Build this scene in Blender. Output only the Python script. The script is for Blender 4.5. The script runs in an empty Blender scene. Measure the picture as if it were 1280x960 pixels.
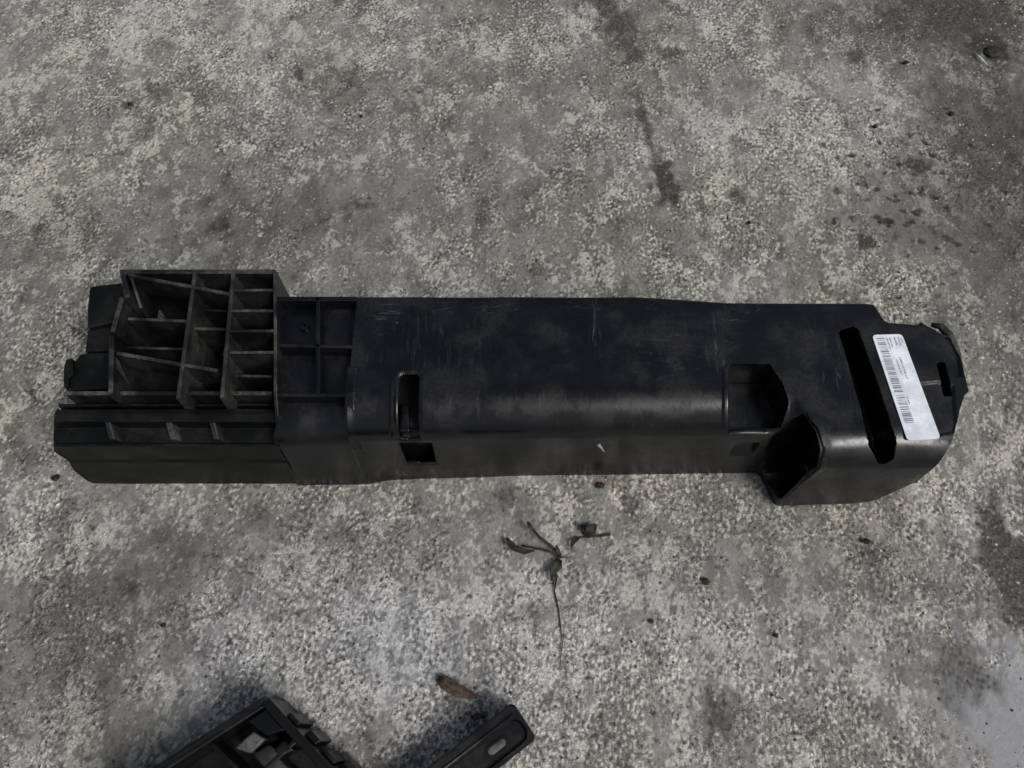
import bpy, math, random
import numpy as np
from mathutils import Vector, noise as mnoise

R = math.radians
random.seed(11)
rng = np.random.default_rng(11)
scene = bpy.context.scene
col = scene.collection

# ------------------------------------------------------------------ camera
TILT, DIST, F = R(25.0), 0.85, 960.0            # tilt from straight down, metres, focal length in 1280-px units
CAM = np.array([0.0, -DIST * math.sin(TILT), DIST * math.cos(TILT)])
cd = bpy.data.cameras.new('camera')
cam = bpy.data.objects.new('camera', cd)
col.objects.link(cam)
cam.location = CAM
cam.rotation_euler = (TILT, 0, 0)
cd.sensor_width = 36.0
cd.lens = 36.0 * F / 1280.0
cd.clip_start = 0.01
cd.clip_end = 100.0
scene.camera = cam

# ------------------------------------------------------------------ light: dull daylight, broad soft source from the right
SUN_EL, SUN_AZ = R(50.0), R(52.0)               # azimuth measured from -Y (photographer side) towards +X
world = bpy.data.worlds.new('World')
scene.world = world
world.use_nodes = True
wn, wl = world.node_tree.nodes, world.node_tree.links
wn.clear()
sky = wn.new('ShaderNodeTexSky')
sky.sky_type = 'NISHITA'
sky.sun_disc = False
sky.sun_elevation = SUN_EL
sky.sun_rotation = R(180) - SUN_AZ
sky.air_density = 1.0
sky.dust_density = 4.0
sky.ozone_density = 1.0
hs = wn.new('ShaderNodeHueSaturation')
hs.inputs['Saturation'].default_value = 0.65
bg = wn.new('ShaderNodeBackground')
bg.inputs['Strength'].default_value = 0.055
wo = wn.new('ShaderNodeOutputWorld')
wl.new(sky.outputs[0], hs.inputs['Color'])
wl.new(hs.outputs[0], bg.inputs['Color'])
wl.new(bg.outputs[0], wo.inputs['Surface'])
sd = bpy.data.lights.new('sun', 'SUN')
sd.energy = 1.5
sd.angle = R(22)
sd.color = (1.0, 0.985, 0.965)
sun = bpy.data.objects.new('sun', sd)
col.objects.link(sun)
sdir = Vector((math.cos(SUN_EL) * math.sin(SUN_AZ), -math.cos(SUN_EL) * math.cos(SUN_AZ), math.sin(SUN_EL)))
sun.rotation_euler = (-sdir).to_track_quat('-Z', 'Y').to_euler()
sun.location = sdir * 3
scene.view_settings.view_transform = 'Standard'
scene.view_settings.look = 'None'
scene.view_settings.exposure = 0.52
scene.view_settings.gamma = 1.0
scene.view_settings.use_curve_mapping = False


# ------------------------------------------------------------------ helpers
def at(px, py, z=0.0):
    """point of the place at height z that was measured at this spot of the photograph"""
    a, b = (px - 640) / F, (480 - py) / F
    r = np.array([a, math.sin(TILT) + b * math.cos(TILT), -math.cos(TILT) + b * math.sin(TILT)])
    t = (z - CAM[2]) / r[2]
    return CAM + t * r


def project(p):
    q = p - CAM
    dep = q[..., 1] * math.sin(TILT) - q[..., 2] * math.cos(TILT)
    up = q[..., 1] * math.cos(TILT) + q[..., 2] * math.sin(TILT)
    return 640 + F * q[..., 0] / dep, 480 - F * up / dep


def empty(name, loc, label, cat, group=None):
    o = bpy.data.objects.new(name, None)
    o.empty_display_size = 0.02
    col.objects.link(o)
    o.location = loc
    tag(o, label, cat, group)
    return o


def tag(o, label=None, cat=None, group=None, kind=None):
    if label: o['label'] = label
    if cat: o['category'] = cat
    if group: o['group'] = group
    if kind: o['kind'] = kind
    return o


def world_loc(o):
    v = Vector(o.location)
    while o.parent:
        o = o.parent
        v += Vector(o.location)
    return v


def mesh_obj(name, verts, faces, mat, parent=None, smooth=False, origin=None):
    """vertices are given in world coordinates"""
    base = world_loc(parent) if parent else Vector(origin if origin is not None else (0, 0, 0))
    b = np.array(base)
    me = bpy.data.meshes.new(name)
    me.from_pydata([tuple(np.asarray(v) - b) for v in verts], [], [tuple(int(i) for i in f) for f in faces])
    if smooth:
        me.polygons.foreach_set('use_smooth', [True] * len(me.polygons))
    me.materials.append(mat)
    me.update()
    o = bpy.data.objects.new(name, me)
    col.objects.link(o)
    if parent:
        o.parent = parent
    else:
        o.location = base
    return o


def smooth_by_angle(o, deg=40):
    me = o.data
    me.polygons.foreach_set('use_smooth', [True] * len(me.polygons))
    me.set_sharp_from_angle(angle=R(deg))


def bevel(o, w, seg=2, deg=35):
    m = o.modifiers.new('bevel', 'BEVEL')
    m.width = w
    m.segments = seg
    m.limit_method = 'ANGLE'
    m.angle_limit = R(deg)
    return o


def prism(name, poly, zb, zt, mat, parent=None, bev=0.0, origin=None, seg=2):
    """poly: list of (x, y) or (x, y, ztop)"""
    n = len(poly)
    v = [(p[0], p[1], zb) for p in poly] + [(p[0], p[1], p[2] if len(p) > 2 else zt) for p in poly]
    area = sum(poly[i][0] * poly[(i + 1) % n][1] - poly[(i + 1) % n][0] * poly[i][1] for i in range(n))
    f = [tuple(range(n - 1, -1, -1)), tuple(range(n, 2 * n))] + [(i, (i + 1) % n, n + (i + 1) % n, n + i) for i in range(n)]
    if area < 0:
        f = [tuple(reversed(q)) for q in f]
    o = mesh_obj(name, v, f, mat, parent, origin=origin)
    if bev:
        bevel(o, bev, seg)
    return o


def rib(name, a, b, t, zb, mat, parent, draft=0.0012, c=0.0006, zb2=None):
    """thin moulded rib whose top edge runs from a to b; each a, b = (px, py, ztop) in photo measure"""
    A, B = at(*a), at(*b)
    t = t * (1.20 if mat is not M['shell'] else 1.15)
    d = B - A
    L = math.hypot(d[0], d[1])
    nrm = np.array([-d[1], d[0], 0]) / L
    if zb2 is None: zb2 = zb
    v = []
    for P, z0 in ((A, zb), (B, zb2)):
        for off, z in ((-t / 2 - draft, z0), (-t / 2, P[2] - c), (-t / 2 + c, P[2]), (t / 2 - c, P[2]), (t / 2, P[2] - c), (t / 2 + draft, z0)):
            q = P + nrm * off
            v.append((q[0], q[1], z))
    f = [(i, (i + 1) % 6, 6 + (i + 1) % 6, 6 + i) for i in range(6)]
    f = [tuple(reversed(q)) for q in f] + [(0, 1, 2, 3, 4, 5), (11, 10, 9, 8, 7, 6)]
    return mesh_obj(name, v, [tuple(reversed(q)) for q in f], mat, parent)


def tube(path, radii, n=6):
    v, f = [], []
    m = len(path)
    for i, p in enumerate(path):
        p = np.asarray(p, float)
        t = np.asarray(path[min(i + 1, m - 1)], float) - np.asarray(path[max(i - 1, 0)], float)
        t /= (np.linalg.norm(t) + 1e-9)
        u = np.cross(t, [0, 0, 1.0])
        if np.linalg.norm(u) < 1e-4: u = np.array([1.0, 0, 0])
        u /= np.linalg.norm(u)
        w = np.cross(u, t)
        for k in range(n):
            a = 2 * math.pi * k / n
            v.append(p + radii[i] * (math.cos(a) * u + math.sin(a) * w))
    for i in range(m - 1):
        for k in range(n):
            f.append((i * n + k, i * n + (k + 1) % n, (i + 1) * n + (k + 1) % n, (i + 1) * n + k))
    f.append(tuple(range(n - 1, -1, -1)))
    f.append(tuple((m - 1) * n + k for k in range(n)))
    return v, f


# ------------------------------------------------------------------ node helpers
class NT:
    def __init__(self, name):
        self.m = bpy.data.materials.new(name)
        self.m.use_nodes = True
        self.n = self.m.node_tree.nodes
        self.l = self.m.node_tree.links
        self.n.clear()
        self.out = self.n.new('ShaderNodeOutputMaterial')
        self.b = self.n.new('ShaderNodeBsdfPrincipled')
        self.l.new(self.b.outputs[0], self.out.inputs[0])
        self.tc = self.n.new('ShaderNodeTexCoord').outputs['Object']

    def put(self, sock, val):
        if hasattr(val, 'is_output'):
            self.l.new(val, sock)
        elif val is not None:
            sock.default_value = val

    def math(self, op, a, b=None, clamp=False):
        n = self.n.new('ShaderNodeMath'); n.operation = op; n.use_clamp = clamp
        self.put(n.inputs[0], a); self.put(n.inputs[1], b)
        return n.outputs[0]

    def noise(self, scale, detail=4, rough=0.55, vec=None, dist=0.0, lac=2.0):
        n = self.n.new('ShaderNodeTexNoise')
        self.put(n.inputs['Vector'], vec if vec is not None else self.tc)
        n.inputs['Scale'].default_value = scale; n.inputs['Detail'].default_value = detail
        n.inputs['Roughness'].default_value = rough; n.inputs['Distortion'].default_value = dist
        return n.outputs[0]

    def noise_col(self, scale, detail=2, vec=None):
        n = self.n.new('ShaderNodeTexNoise')
        self.put(n.inputs['Vector'], vec if vec is not None else self.tc)
        n.inputs['Scale'].default_value = scale; n.inputs['Detail'].default_value = detail
        return n.outputs[1]

    def voro(self, scale, vec=None, feature='F1', rnd=1.0):
        n = self.n.new('ShaderNodeTexVoronoi'); n.feature = feature
        self.put(n.inputs['Vector'], vec if vec is not None else self.tc)
        n.inputs['Scale'].default_value = scale; n.inputs['Randomness'].default_value = rnd
        return n

    def ramp(self, fac, lo, hi, a=0.0, b=1.0):
        n = self.n.new('ShaderNodeMapRange'); n.interpolation_type = 'SMOOTHSTEP'
        self.put(n.inputs[0], fac)
        n.inputs[1].default_value = lo; n.inputs[2].default_value = hi
        n.inputs[3].default_value = a; n.inputs[4].default_value = b
        return n.outputs[0]

    def lin(self, fac, lo, hi, a=0.0, b=1.0):
        n = self.n.new('ShaderNodeMapRange'); n.clamp = True
        self.put(n.inputs[0], fac)
        n.inputs[1].default_value = lo; n.inputs[2].default_value = hi
        n.inputs[3].default_value = a; n.inputs[4].default_value = b
        return n.outputs[0]

    def mix(self, fac, a, b, mode='MIX'):
        n = self.n.new('ShaderNodeMix'); n.data_type = 'RGBA'; n.blend_type = mode
        self.put(n.inputs[0], fac)
        for s, v in ((n.inputs[6], a), (n.inputs[7], b)):
            self.put(s, v if hasattr(v, 'is_output') else (*v, 1.0))
        return n.outputs[2]

    def mapping(self, vec=None, loc=(0, 0, 0), rot=(0, 0, 0), scale=(1, 1, 1), kind='POINT'):
        n = self.n.new('ShaderNodeMapping'); n.vector_type = kind
        self.put(n.inputs[0], vec if vec is not None else self.tc)
        n.inputs[1].default_value = loc; n.inputs[2].default_value = rot; n.inputs[3].default_value = scale
        return n.outputs[0]

    def vadd(self, a, b, scale=None):
        n = self.n.new('ShaderNodeVectorMath'); n.operation = 'MULTIPLY_ADD'
        self.put(n.inputs[0], b); n.inputs[1].default_value = (scale, scale, scale); self.put(n.inputs[2], a)
        return n.outputs[0]

    def spot(self, vec, cx, cy, rx, ry, rot=0.0, soft=0.5):
        """1 inside an ellipse, 0 outside, soft edge"""
        v = self.mapping(vec, (cx, cy, 0), (0, 0, rot), (rx, ry, 1e3), 'TEXTURE')
        n = self.n.new('ShaderNodeVectorMath'); n.operation = 'LENGTH'
        self.l.new(v, n.inputs[0])
        return self.ramp(n.outputs['Value'], 1.0 - soft, 1.0 + soft, 1.0, 0.0)

    def bump(self, h, strength, dist, normal=None):
        n = self.n.new('ShaderNodeBump')
        n.inputs['Strength'].default_value = strength; n.inputs['Distance'].default_value = dist
        self.put(n.inputs['Height'], h)
        if normal is not None: self.l.new(normal, n.inputs['Normal'])
        return n.outputs[0]


def mat_concrete():
    t = NT('worn_concrete')
    at_ = t.n.new('ShaderNodeAttribute'); at_.attribute_name = 'albedo'
    sepa = t.n.new('ShaderNodeSeparateColor')
    atg = t.n.new('ShaderNodeAttribute'); atg.attribute_name = 'grain'
    t.l.new(atg.outputs['Color'], sepa.inputs[0])
    gr = sepa.outputs[0]                                           # how open the cement skin is here
    g = t.noise(300, 3, 0.75, dist=1.6)
    k = t.ramp(g, 0.38, 0.62)
    c = t.mix(gr, at_.outputs['Color'], t.mix(1.0, at_.outputs['Color'], t.mix(k, (0.47, 0.46, 0.44), (1.50, 1.50, 1.49)), 'MULTIPLY'))
    vo = t.voro(170)
    stone = t.math('MULTIPLY', t.ramp(vo.outputs['Distance'], 0.30, 0.16), gr)
    selc = t.n.new('ShaderNodeSeparateColor'); t.l.new(vo.outputs['Color'], selc.inputs[0])
    c = t.mix(t.math('MULTIPLY', stone, t.math('GREATER_THAN', selc.outputs[0], 0.80)), c, (0.050, 0.047, 0.042))
    c = t.mix(t.math('MULTIPLY', stone, t.math('LESS_THAN', selc.outputs[0], 0.14)), c, (0.50, 0.49, 0.46))
    t.l.new(c, t.b.inputs['Base Color'])
    t.b.inputs['Roughness'].default_value = 0.85
    t.b.inputs['Specular IOR Level'].default_value = 0.3
    t.l.new(t.bump(g, 0.6, 0.0012), t.b.inputs['Normal'])
    return t.m


def mat_plastic(name, dust=0.25, rough=0.36, tint=(0.0026, 0.0029, 0.0040), scuffs=(), spec=0.38, caked=0.12):
    t = NT(name)
    n1 = t.noise(24, 4, 0.6)
    n2 = t.noise(300, 1, 0.6)
    # dust lying on faces that look up
    geo = t.n.new('ShaderNodeNewGeometry')
    sep = t.n.new('ShaderNodeSeparateXYZ')
    t.l.new(geo.outputs['Normal'], sep.inputs[0])
    up = t.ramp(sep.outputs[2], -0.2, 0.9, caked, 1.0)
    dn = t.math('MULTIPLY', t.ramp(n1, 0.40, 0.68), up)
    dn = t.math('MULTIPLY', dn, t.ramp(n2, 0.3, 0.7, 0.45, 1.0))
    c = t.mix(t.math('MULTIPLY', dn, dust), tint, (0.17, 0.165, 0.145))
    sp = t.math('MULTIPLY', t.ramp(t.voro(420).outputs['Distance'], 0.16, 0.06), t.math('GREATER_THAN', n1, 0.56))
    c = t.mix(t.math('MULTIPLY', sp, min(1.0, dust * 1.6)), c, (0.25, 0.24, 0.21))
    r = t.math('ADD', t.lin(n1, 0.3, 0.7, rough - 0.06, rough + 0.10), t.math('MULTIPLY', dn, 0.35))
    h = t.math('MULTIPLY', n2, 0.25)
    if scuffs:                       # rubbed zones: (x, y, rx, ry, rot, amount, lengthwise?)
        wv = t.vadd(t.tc, t.noise_col(60, 2), 0.012)
        for along in (0, 1):
            zone = None
            for (x, y, rx, ry, rot, amt, al) in scuffs:
                if al != along: continue
                z = t.math('MULTIPLY', t.spot(wv, x + .006, y + .006, rx, ry, R(rot), 0.6), amt)
                zone = z if zone is None else t.math('MAXIMUM', zone, z)
            vv = t.mapping(None, scale=(45, 190, 60) if along else (210, 22, 40))
            sc_ = t.math('MULTIPLY', zone, t.ramp(t.noise(1.0, 4, 0.75, vv, 0.8), 0.55, 0.66))
            c = t.mix(sc_, c, (0.16, 0.165, 0.185))
            r = t.math('ADD', r, t.math('MULTIPLY', sc_, 0.3))
            h = t.math('ADD', h, t.math('MULTIPLY', sc_, 0.6))
    t.l.new(c, t.b.inputs['Base Color'])
    t.l.new(r, t.b.inputs['Roughness'])
    t.b.inputs['Specular IOR Level'].default_value = spec
    t.l.new(t.bump(h, 0.32, 0.0008), t.b.inputs['Normal'])
    return t.m


def mat_simple(name, ca, cb, scale, rough, bump=0.3, spec=0.4):
    t = NT(name)
    n = t.noise(scale, 5, 0.65)
    c = t.mix(t.ramp(n, 0.35, 0.65), ca, cb)
    t.l.new(c, t.b.inputs['Base Color'])
    t.b.inputs['Roughness'].default_value = rough
    t.b.inputs['Specular IOR Level'].default_value = spec
    t.l.new(t.bump(n, bump, 0.001), t.b.inputs['Normal'])
    return t.m


M = {}
M['concrete'] = mat_concrete()
ROOT = Vector((0.0, -0.04, 0.0))


def sc(px, py, rx, ry, rot, amt, along=0):
    p = at(px, py, .13)
    return (p[0] - ROOT[0], p[1] - ROOT[1], rx, ry, rot, amt, along)


M['shell'] = mat_plastic('black_moulded_plastic', 0.014, 0.255, spec=0.43, scuffs=[
    sc(487, 395, .012, .022, -25, .30, 1), sc(540, 430, .055, .032, 0, .09), sc(742, 412, .006, .034, 0, .28),
    sc(900, 420, .012, .040, -6, .28), sc(845, 440, .05, .03, 0, .09, 1), sc(590, 420, .03, .03, 0, .07),
    sc(930, 392, .02, .01, 0, .25, 1), sc(720, 505, .22, .014, 0, .07), sc(1045, 470, .016, .05, 0, .14),
    sc(640, 385, .12, .006, 0, .15, 1)])
M['gloss'] = mat_plastic('paler_plastic_edge', 0.25, 0.25, (0.03, 0.031, 0.034), spec=0.6, caked=0.8)
M['rib'] = mat_plastic('dusty_black_plastic_ribs', 0.50, 0.36, (0.005, 0.0055, 0.0064), spec=0.40, caked=0.14)
M['tray'] = mat_plastic('dusty_black_plastic_base', 0.05, 0.42, (0.0028, 0.0032, 0.0033), spec=0.22)
M['grainy'] = mat_plastic('grained_black_plastic', 0.06, 0.5)
M['debris'] = mat_plastic('black_plastic_offcut', 0.05, 0.34, (0.003, 0.0034, 0.0038), spec=0.3)
M['grey'] = mat_simple('grey_dusty_plate', (0.035, 0.037, 0.035), (0.10, 0.105, 0.10), 110, 0.6)
M['sticker'] = mat_simple('white_sticker_paper', (0.60, 0.64, 0.70), (0.82, 0.86, 0.92), 55, 0.42, 0.35)
M['ink'] = mat_simple('grey_printing_ink', (0.07, 0.075, 0.09), (0.22, 0.235, 0.27), 700, 0.6, 0.0)
M['leafdry'] = mat_simple('dry_brown_leaf', (0.030, 0.019, 0.012), (0.10, 0.068, 0.045), 160, 0.7, 0.6)
M['weed'] = mat_simple('withered_weed', (0.010, 0.010, 0.006), (0.035, 0.032, 0.018), 200, 0.75, 0.5)
M['rootlet'] = mat_simple('pale_root', (0.05, 0.047, 0.04), (0.11, 0.10, 0.085), 300, 0.8)
M['rust'] = mat_simple('rusty_crumb', (0.018, 0.010, 0.005), (0.075, 0.035, 0.012), 400, 0.8, 0.6)
M['tar'] = mat_simple('black_crumb', (0.006, 0.006, 0.006), (0.018, 0.017, 0.016), 400, 0.55, 0.6)
M['gritlight'] = mat_simple('pale_grit', (0.20, 0.195, 0.18), (0.40, 0.39, 0.37), 120, 0.85)
M['gritdark'] = mat_simple('dark_grit', (0.03, 0.028, 0.025), (0.09, 0.085, 0.075), 120, 0.85)
M['chip'] = mat_simple('white_flake', (0.45, 0.45, 0.43), (0.6, 0.6, 0.58), 200, 0.6)

# ------------------------------------------------------------------ ground: one sheet, real relief and mottled cement in the near field
GX0, GX1, GY0, GY1, GS = -0.90, 0.90, -0.50, 0.74, 0.0016
ngx, ngy = int((GX1 - GX0) / GS) + 1, int((GY1 - GY0) / GS) + 1
lx, ly = np.linspace(GX0, GX1, ngx), np.linspace(GY0, GY1, ngy)
fx = np.fft.fftfreq(ngx, GS)[None, :]; fy = np.fft.fftfreq(ngy, GS)[:, None]
FR = np.hypot(fx, fy * 1.35) + 1e-6                      # a little drawn out along the trowel strokes


def band(lo, hi, seed, slope=0.0):
    """noise whose wavelengths lie between lo and hi metres, unit variance"""
    r = np.random.default_rng(seed)
    spec = np.fft.fft2(r.standard_normal((ngy, ngx)))
    wl_ = 1.0 / FR
    filt = ss(np.log(wl_), math.log(lo * .7), math.log(lo)) * (1 - ss(np.log(wl_), math.log(hi), math.log(hi * 1.4))) * wl_ ** slope
    o = np.real(np.fft.ifft2(spec * filt))
    return (o - o.mean()) / o.std()


def ss(x, a, b):
    t = np.clip((x - a) / (b - a), 0, 1)
    return t * t * (3 - 2 * t)


LX, LY = np.meshgrid(lx, ly)
n_big, n_mid = band(.16, .6, 1, .5), band(.03, .10, 2, .5)
n_small, n_worm, n_fine = band(.010, .028, 3, .3), band(.0046, .0105, 4), band(.0032, .0055, 5)
n_sel = band(.02, .12, 6, .8)
w1, w2 = band(.015, .08, 7, .6), band(.015, .08, 8, .6)
n_frac, n_frac2, n_frac3 = band(.0035, .16, 9, 1.05), band(.0035, .12, 10, 1.0), band(.004, .25, 11, 1.1)


def near(px, py, rx, ry):
    c = at(px, py)
    return np.exp(-(((LX - c[0]) / rx) ** 2 + ((LY - c[1]) / ry) ** 2))


zone = .9 * near(250, 40, .26, .10) + .8 * near(60, 250, .10, .09) + 1.0 * near(470, 800, .24, .11) + .6 * near(820, 820, .16, .10) + .7 * near(1000, 180, .16, .12) \
    + .5 * near(1120, 620, .14, .10) + .4 * near(60, 640, .12, .06) - .6 * near(380, 260, .2, .09) - .5 * near(150, 740, .12, .07) - .5 * near(1260, 150, .10, .25) - .4 * near(640, 200, .10, .07)  # lower-middle terms also paint in the brighter sky reflection there
rough_zone = ss(n_frac3 + .9 * zone, -.45, .95)                # where the cement skin is open and grainy
tone = np.maximum(.200 + .014 * n_big + .026 * n_mid + .030 * n_frac2 + .055 * zone, .05)
tone = tone * np.exp(rough_zone * (.30 * n_worm + .22 * n_fine) + .05 * n_worm)
pale = ss(n_frac + .75 * zone + .25 * n_worm, .70, 1.10)       # crisp-edged rubbed places, pale
tone = tone * (1 - .62 * pale) + .62 * pale * .50 * np.exp(.15 * n_fine)
dull = ss(n_frac2 - .5 * zone - .15 * n_worm, 0.80, 1.20) * .62  # small dirty places
tone = tone * (1 - dull) + dull * .080
relief = .00020 * n_small + rough_zone * (.00026 * n_worm + .00012 * n_fine) + .0003 * n_mid + .00022 * pale
cool_sheen = near(480, 800, .24, .12)  # bluish sky sheen painted into the lower middle of the slab
warm = np.stack([tone * (1.028 - .025 * cool_sheen), tone * 1.0, tone * (.890 + .014 * n_big + .11 * cool_sheen)], -1)


def mixin(amt, rgb):
    global warm
    warm = warm * (1 - amt[..., None]) + np.array(rgb) * amt[..., None]


def ell(px, py, rx, ry, rot, soft, warp_=.012):
    c = at(px, py)
    warp_ = min(warp_, .30 * min(rx, ry))
    x, y = LX - c[0] + w1 * warp_, LY - c[1] + w2 * warp_
    ca, sa = math.cos(R(rot)), math.sin(R(rot))
    return 1 - ss(np.hypot((x * ca + y * sa) / rx, (-x * sa + y * ca) / ry), 1 - soft, 1 + soft)


# smooth trowelled patches, cooler and paler
smooth_ = np.zeros_like(tone)
e = ell(1272, 905, .050, .075, 15, .5) * .8
mixin(e, (.30, .30, .315)); relief *= (1 - .8 * e); smooth_ = np.maximum(smooth_, e)
for a in [(490, 240, .07, .05, 0, .9, .35), (640, 150, .05, .05, 0, .9, .4), (1190, 300, .10, .06, 0, .9, .35), (870, 130, .04, .04, 0, .9, .3)]:
    e = ell(*a[:6]) * a[6]
    mixin(e, (.20, .198, .180)); relief *= (1 - .7 * e); smooth_ = np.maximum(smooth_, e)
# dirt and oil stains, plus faint dark ellipses at the housing's foot
grime = np.exp(.25 * n_worm)
for a in [(831, 224, .014, .038, 8, .5, 1.0), (808, 160, .006, .062, 8, .8, .7), (1268, 715, .024, .080, 6, .3, .72), (1206, 842, .026, .030, -25, .8, .62),
          (905, 893, .016, .022, 0, .5, .62), (515, 130, .016, .018, 0, .8, .50), (1238, 60, .030, .026, 0, .45, .85), (1190, 15, .17, .06, 5, .8, .72),
          (1265, 230, .09, .26, 0, .8, .58), (1130, 255, .07, .08, 0, .8, .30), (765, 20, .024, .09, 18, .7, .72), (150, 745, .10, .06, 18, .9, .42), (195, 55, .02, .03, 0, .7, .35),
          (200, 115, .022, .013, -25, .7, .5), (330, 280, .13, .05, 0, .95, .30), (1075, 72, .016, .018, 0, .6, .6), (110, 632, .05, .010, 22, .9, .4),
          (1000, 710, .12, .05, 0, 1.0, .22), (425, 105, .03, .05, 0, .8, .45), (60, 300, .09, .05, 0, .9, .30), (420, 690, .12, .03, 0, 1.0, .22), (690, 765, .035, .010, 5, .8, .35), (1000, 620, .05, .012, 0, .9, .25),
          (70, 905, .10, .05, 0, .9, .3), (600, 270, .008, .04, -6, .8, .6), (1085, 300, .010, .012, 0, .5, .8), (1145, 205, .014, .010, 20, .5, .75), (920, 245, .010, .010, 0, .6, .6), (160, 130, .010, .008, 0, .5, .8), (375, 95, .006, .014, 20, .5, .7), (455, 255, .014, .006, 0, .6, .6), (825, 60, .010, .03, 30, .7, .6)]:
    e = np.clip(ell(*a[:6]) * a[6] * grime, 0, .92)
    mixin(e, (.031, .028, .022))
# scrapes: short pale or dirty strokes left by dragging things over the slab
r_ = np.random.default_rng(33)
for k in range(150):
    x, y = r_.uniform(-.75, .75), r_.uniform(-.42, .66)
    ang, ln, wd_ = r_.normal(1.9, .7), r_.uniform(.006, .034), r_.uniform(.0010, .0026)
    i0, j0, kk = int((x - GX0) / GS), int((y - GY0) / GS), int(ln / GS) + 4
    sl = (slice(max(0, j0 - kk), j0 + kk + 1), slice(max(0, i0 - kk), i0 + kk + 1))
    dx, dy = LX[sl] - x + .0022 * w1[sl], LY[sl] - y + .0022 * w2[sl]
    al, ac = dx * math.cos(ang) + dy * math.sin(ang), -dx * math.sin(ang) + dy * math.cos(ang)
    e = (1 - ss(np.abs(ac) / wd_, .4, 1.2)) * (1 - ss(np.abs(al) / ln, .5, 1.0)) * r_.uniform(.3, .75) * np.clip(.8 + .5 * n_fine[sl], 0, 1)
    rgb = (.47, .465, .44) if k % 3 else (.05, .047, .040)
    warm[sl] = warm[sl] * (1 - e[..., None]) + np.array(rgb) * e[..., None]
    relief[sl] += e * (.0002 if k % 3 else -.0004)
# pits: round bug holes, thick in one patch on the right
r_ = np.random.default_rng(21)
pits = [(r_.uniform(-.75, .75), r_.uniform(-.42, .66), r_.uniform(.0010, .0026)) for _ in range(560)]
for _ in range(100):
    p = at(r_.normal(1135, 48), r_.normal(250, 58)); pits.append((p[0], p[1], r_.uniform(.0018, .0062)))
for _ in range(60):
    p = at(r_.normal(350, 90), r_.normal(700, 50)); pits.append((p[0], p[1], r_.uniform(.0014, .0034)))
for (x, y, rad) in pits:
    i0, j0 = int((x - GX0) / GS), int((y - GY0) / GS)
    k = int(rad * 1.7 / GS) + 2
    sl = (slice(max(0, j0 - k), j0 + k + 1), slice(max(0, i0 - k), i0 + k + 1))
    dd = np.hypot(LX[sl] - x + .0016 * n_worm[sl], (LY[sl] - y) * r_.uniform(.8, 1.25) + .0012 * n_small[sl]) / rad
    e = (1 - ss(dd, .5, 1.15)) * r_.uniform(.55, .98)
    warm[sl] = warm[sl] * (1 - e[..., None]) + np.array((.026, .025, .022)) * e[..., None]
    relief[sl] -= e * min(rad * .35, .0011)
warm = np.clip(warm, .012, .62)
fade = ss(LX, GX0, GX0 + .06) * (1 - ss(LX, GX1 - .06, GX1)) * ss(LY, GY0, GY0 + .06) * (1 - ss(LY, GY1 - .06, GY1))
relief = (relief - .0010) * fade - .0010 * (1 - fade)


def ground_height(x, y):
    return float(relief[min(max(int((y - GY0) / GS), 0), ngy - 1), min(max(int((x - GX0) / GS), 0), ngx - 1)])


nv = ngx * ngy
V = np.empty((nv + 8, 3)); V[:nv, 0] = LX.ravel(); V[:nv, 1] = LY.ravel(); V[:nv, 2] = relief.ravel()
V[nv:nv + 4] = [(GX0, GY0, -.001), (GX1, GY0, -.001), (GX1, GY1, -.001), (GX0, GY1, -.001)]
V[nv + 4:] = [(-30, -30, -.001), (30, -30, -.001), (30, 30, -.001), (-30, 30, -.001)]
ii = (np.arange(ngy - 1)[:, None] * ngx + np.arange(ngx - 1)[None, :]).ravel()
Q = np.stack([ii, ii + 1, ii + ngx + 1, ii + ngx], 1)
outer = np.array([[nv + k, nv + 4 + k, nv + 4 + (k + 1) % 4, nv + (k + 1) % 4] for k in range(4)])
Q = np.concatenate([Q, outer]).astype(np.int32)
gm = bpy.data.meshes.new('concrete_ground')
gm.vertices.add(len(V)); gm.vertices.foreach_set('co', V.ravel())
gm.loops.add(Q.size); gm.loops.foreach_set('vertex_index', Q.ravel())
gm.polygons.add(len(Q)); gm.polygons.foreach_set('loop_start', np.arange(len(Q), dtype=np.int32) * 4)
gm.polygons.foreach_set('use_smooth', np.ones(len(Q), dtype=bool))
gm.update(calc_edges=True)
ca_ = gm.color_attributes.new('albedo', 'FLOAT_COLOR', 'POINT')
CC = np.ones((len(V), 4), dtype=np.float32); CC[:nv, :3] = warm.reshape(-1, 3); CC[nv:, :3] = .24
ca_.data.foreach_set('color', CC.ravel())
grain_ = np.clip(.30 + .70 * rough_zone - .6 * smooth_, .05, 1.0)
cg_ = gm.color_attributes.new('grain', 'FLOAT_COLOR', 'POINT')
CC[:, :3] = .5; CC[:nv, :3] = grain_.reshape(-1, 1)
cg_.data.foreach_set('color', CC.ravel())
gm.materials.append(M['concrete'])
ground = bpy.data.objects.new('concrete_ground', gm)
col.objects.link(ground)
tag(ground, 'worn grey concrete with dark stains and pits', 'concrete', kind='structure')

# ------------------------------------------------------------------ the long plastic housing
housing = empty('plastic_housing', ROOT, 'long black moulded plastic housing with ribbed end and white sticker, lying across the concrete', 'plastic part')

H = 0.130


def ss(x, a, b):
    t = np.clip((x - a) / (b - a), 0, 1)
    return t * t * (3 - 2 * t)


# columns (x) of the shell sheet, finer where it changes quickly
def spaced(a, b, step): return list(np.linspace(a, b, max(2, int(round((b - a) / step)) + 1))[:-1])


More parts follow.
